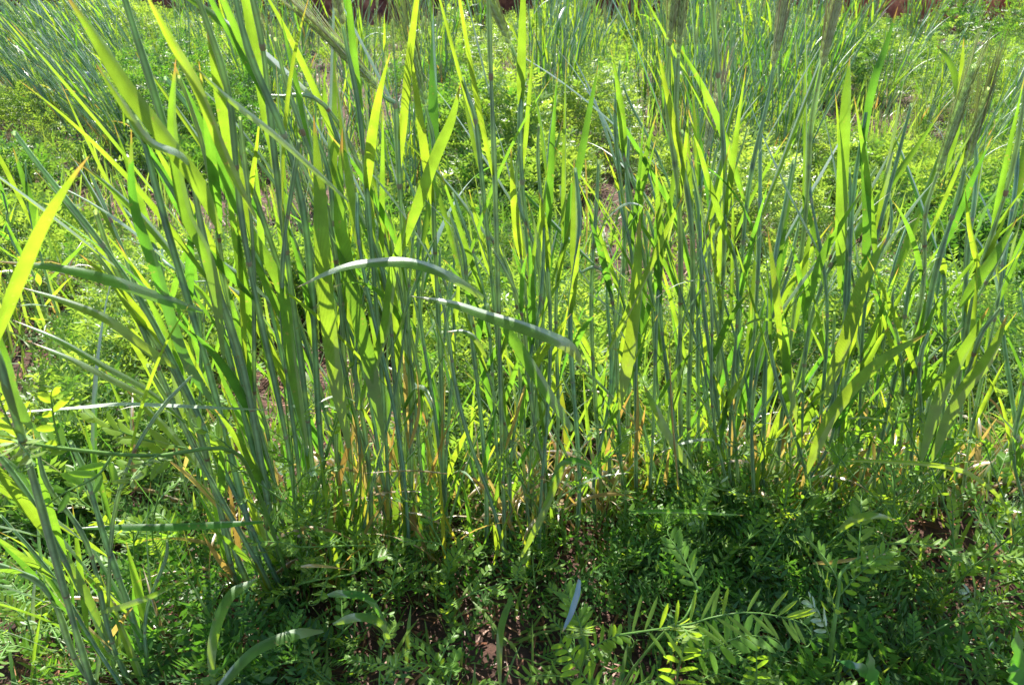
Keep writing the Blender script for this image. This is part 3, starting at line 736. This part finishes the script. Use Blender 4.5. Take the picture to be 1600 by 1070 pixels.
hero_leaf(v3, [(935, 1090, .66), (905, 1045, .66), (880, 1005, .66)], 40, 11, 8, .2)
v4 = vetch_at('vetch in the bottom right corner with a thick bare pale stem', None,
              [gr(1290, 1080), at(1300, 1000, .72), at(1310, 930, .74), at(1318, 890, .76), at(1380, 850, .78)], leaves=8, ll=.018, r=.0028)

def vetch_random(px, py, label, group, hgt_, n, lean=0):
    b = gr(px, py); b.z = hgt(b.x, b.y)
    a = b+Vector((U(-.04, .04)+lean*.3, U(-.06, .0), hgt_*.5)); c = b+Vector((U(-.10, .10)+lean, U(-.12, .02), hgt_))
    return vetch_at(label, group, [b, a, c], leaves=n, ll=U(.010, .019), wd=U(.0028, .0055), rl=(.03, .06), pairs=R.choice((5, 6, 7, 8)))
VZ = [ # x0,x1,y0,y1,count,height range,label,group
 (430, 600, 870, 940, 7, (.22, .38), 'tall dark vetch between the left rye plants', 'tall vetch at left'),
 (1200, 1420, 830, 900, 6, (.26, .42), 'tall dark vetch between the right rye plants', 'tall vetch at right'),
 (500, 720, 850, 980, 8, (.10, .26), 'vetch plant climbing among the stalk feet left of centre', 'vetch left of centre'),
 (850, 1060, 830, 960, 9, (.10, .26), 'vetch plant tangled round the stalk feet at centre', 'vetch at centre'),
 (1060, 1330, 830, 960, 10, (.12, .30), 'vetch plant climbing the broad right rye', 'vetch at right of centre'),
 (1330, 1620, 830, 990, 14, (.10, .28), 'vetch plant in the shaded tangle near the right edge', 'vetch near the right edge'),
 (330, 520, 860, 1000, 8, (.10, .26), 'vetch plant at the foot of the leaning left rye plant', 'vetch at left foot'),
 (-20, 330, 850, 1080, 12, (.06, .16), 'vetch plant low in the sunny bottom left corner', 'vetch in bottom left'),
 (480, 1000, 1000, 1110, 9, (.04, .12), 'vetch plant low in the shade along the bottom edge', 'vetch along the bottom'),
 (1080, 1620, 1000, 1110, 11, (.04, .12), 'vetch plant low in the shade of the bottom right corner', 'vetch in bottom right'),
 (950, 1130, 640, 720, 5, (.10, .18), 'bright vetch plant behind the bare gap right of centre', 'vetch behind the gap'),
 (250, 420, 640, 760, 5, (.08, .14), 'vetch plant in sun behind the leaning left stalks', 'vetch behind left stalks'),
]
for x0, x1, y0, y1, n, hr, lab, grp in VZ:
    for k, px in enumerate(sorted(U(x0, x1) for _ in range(n))):
        vetch_random(px, U(y0, y1), lab+', '+ordinal(k, n), grp, U(*hr), R.choice((6, 7, 8)))

# ------------------------------------------------------------------ broad leaved weed, bottom right
def lobed(mb, P, S, wd):
    T = tangents(P); n = len(P); V = []
    for i in range(n):
        v = i/(n-1); q = wd*.5*math.sin(math.pi*min(1, .1+v*.9))**.8*(1+.3*math.sin(v*26)); s = S[i]; nn = s.cross(T[i]).normalized()
        V += [P[i]-s*q+nn*q*.2, P[i], P[i]+s*q+nn*q*.2]
    mb.add(V, [(i*3+k, i*3+k+1, i*3+k+4, i*3+k+3) for i in range(n-1) for k in range(2)])
def weed(label, foot, leaves):
    b = gr(*foot); o = empty('weed_plant', b, label, 'weed')
    for pix, wp in leaves:
        P = spline([b+Vector((0, 0, .004))]+[at(*p) for p in pix], 26); d = (P[12]-CAM).dot(Fv)
        mb = MB(); lobed(mb, P, side_view(P, .2, .5), wp/FPX*d); child('leaf', mb.mesh('leaf', [M_WEED], b), o)
weed('broad leaved weed with toothed leaves poking up at the bottom edge right of centre', (1370, 1110),
     [([(1352, 1050, .70), (1305, 1030, .70)], 16), ([(1365, 1060, .69), (1357, 1014, .69)], 18), ([(1385, 1075, .69), (1388, 1050, .69)], 9)])
weed('broad leaved weed with pale leaves cut by the bottom right corner', (1610, 1100),
     [([(1595, 1040, .70), (1588, 978, .70)], 22), ([(1590, 1060, .69), (1583, 1035, .69)], 24)])

# ------------------------------------------------------------------ small flower heads far left
def flower(px, py, fy, label):
    g = gr(px, fy); top = at(px, py, g.y/H); o = empty('wild_flower', g, label, 'flower')
    mb = MB(); tube(mb, spline([g, (g+top)/2+Vector((.01, 0, 0)), top], 8), .0016, 5); child('stem', mb.mesh('stem', [M_VST], g), o)
    mb = MB()
    for k in range(9):
        a = k*.7; d = Vector((math.cos(a)*.8, math.sin(a)*.8, .6)).normalized(); leaflet(mb, top, d, d.cross(Vector((0, 0, 1))).normalized(), .022, .012)
    tube(mb, [top-Vector((0, 0, .012)), top, top+Vector((0, 0, .008))], [.003, .009, .002], 7)
    child('flower_head', mb.mesh('flower_head', [M_BUD], top), o, top-g)
flower(182, 28, 90, 'pale blue flower head nearest the dark bank at far left')
flower(258, 78, 150, 'pale blue flower head between the leaning stalks at upper left')
flower(139, 118, 190, 'pale blue flower head low among the far left rye plants')
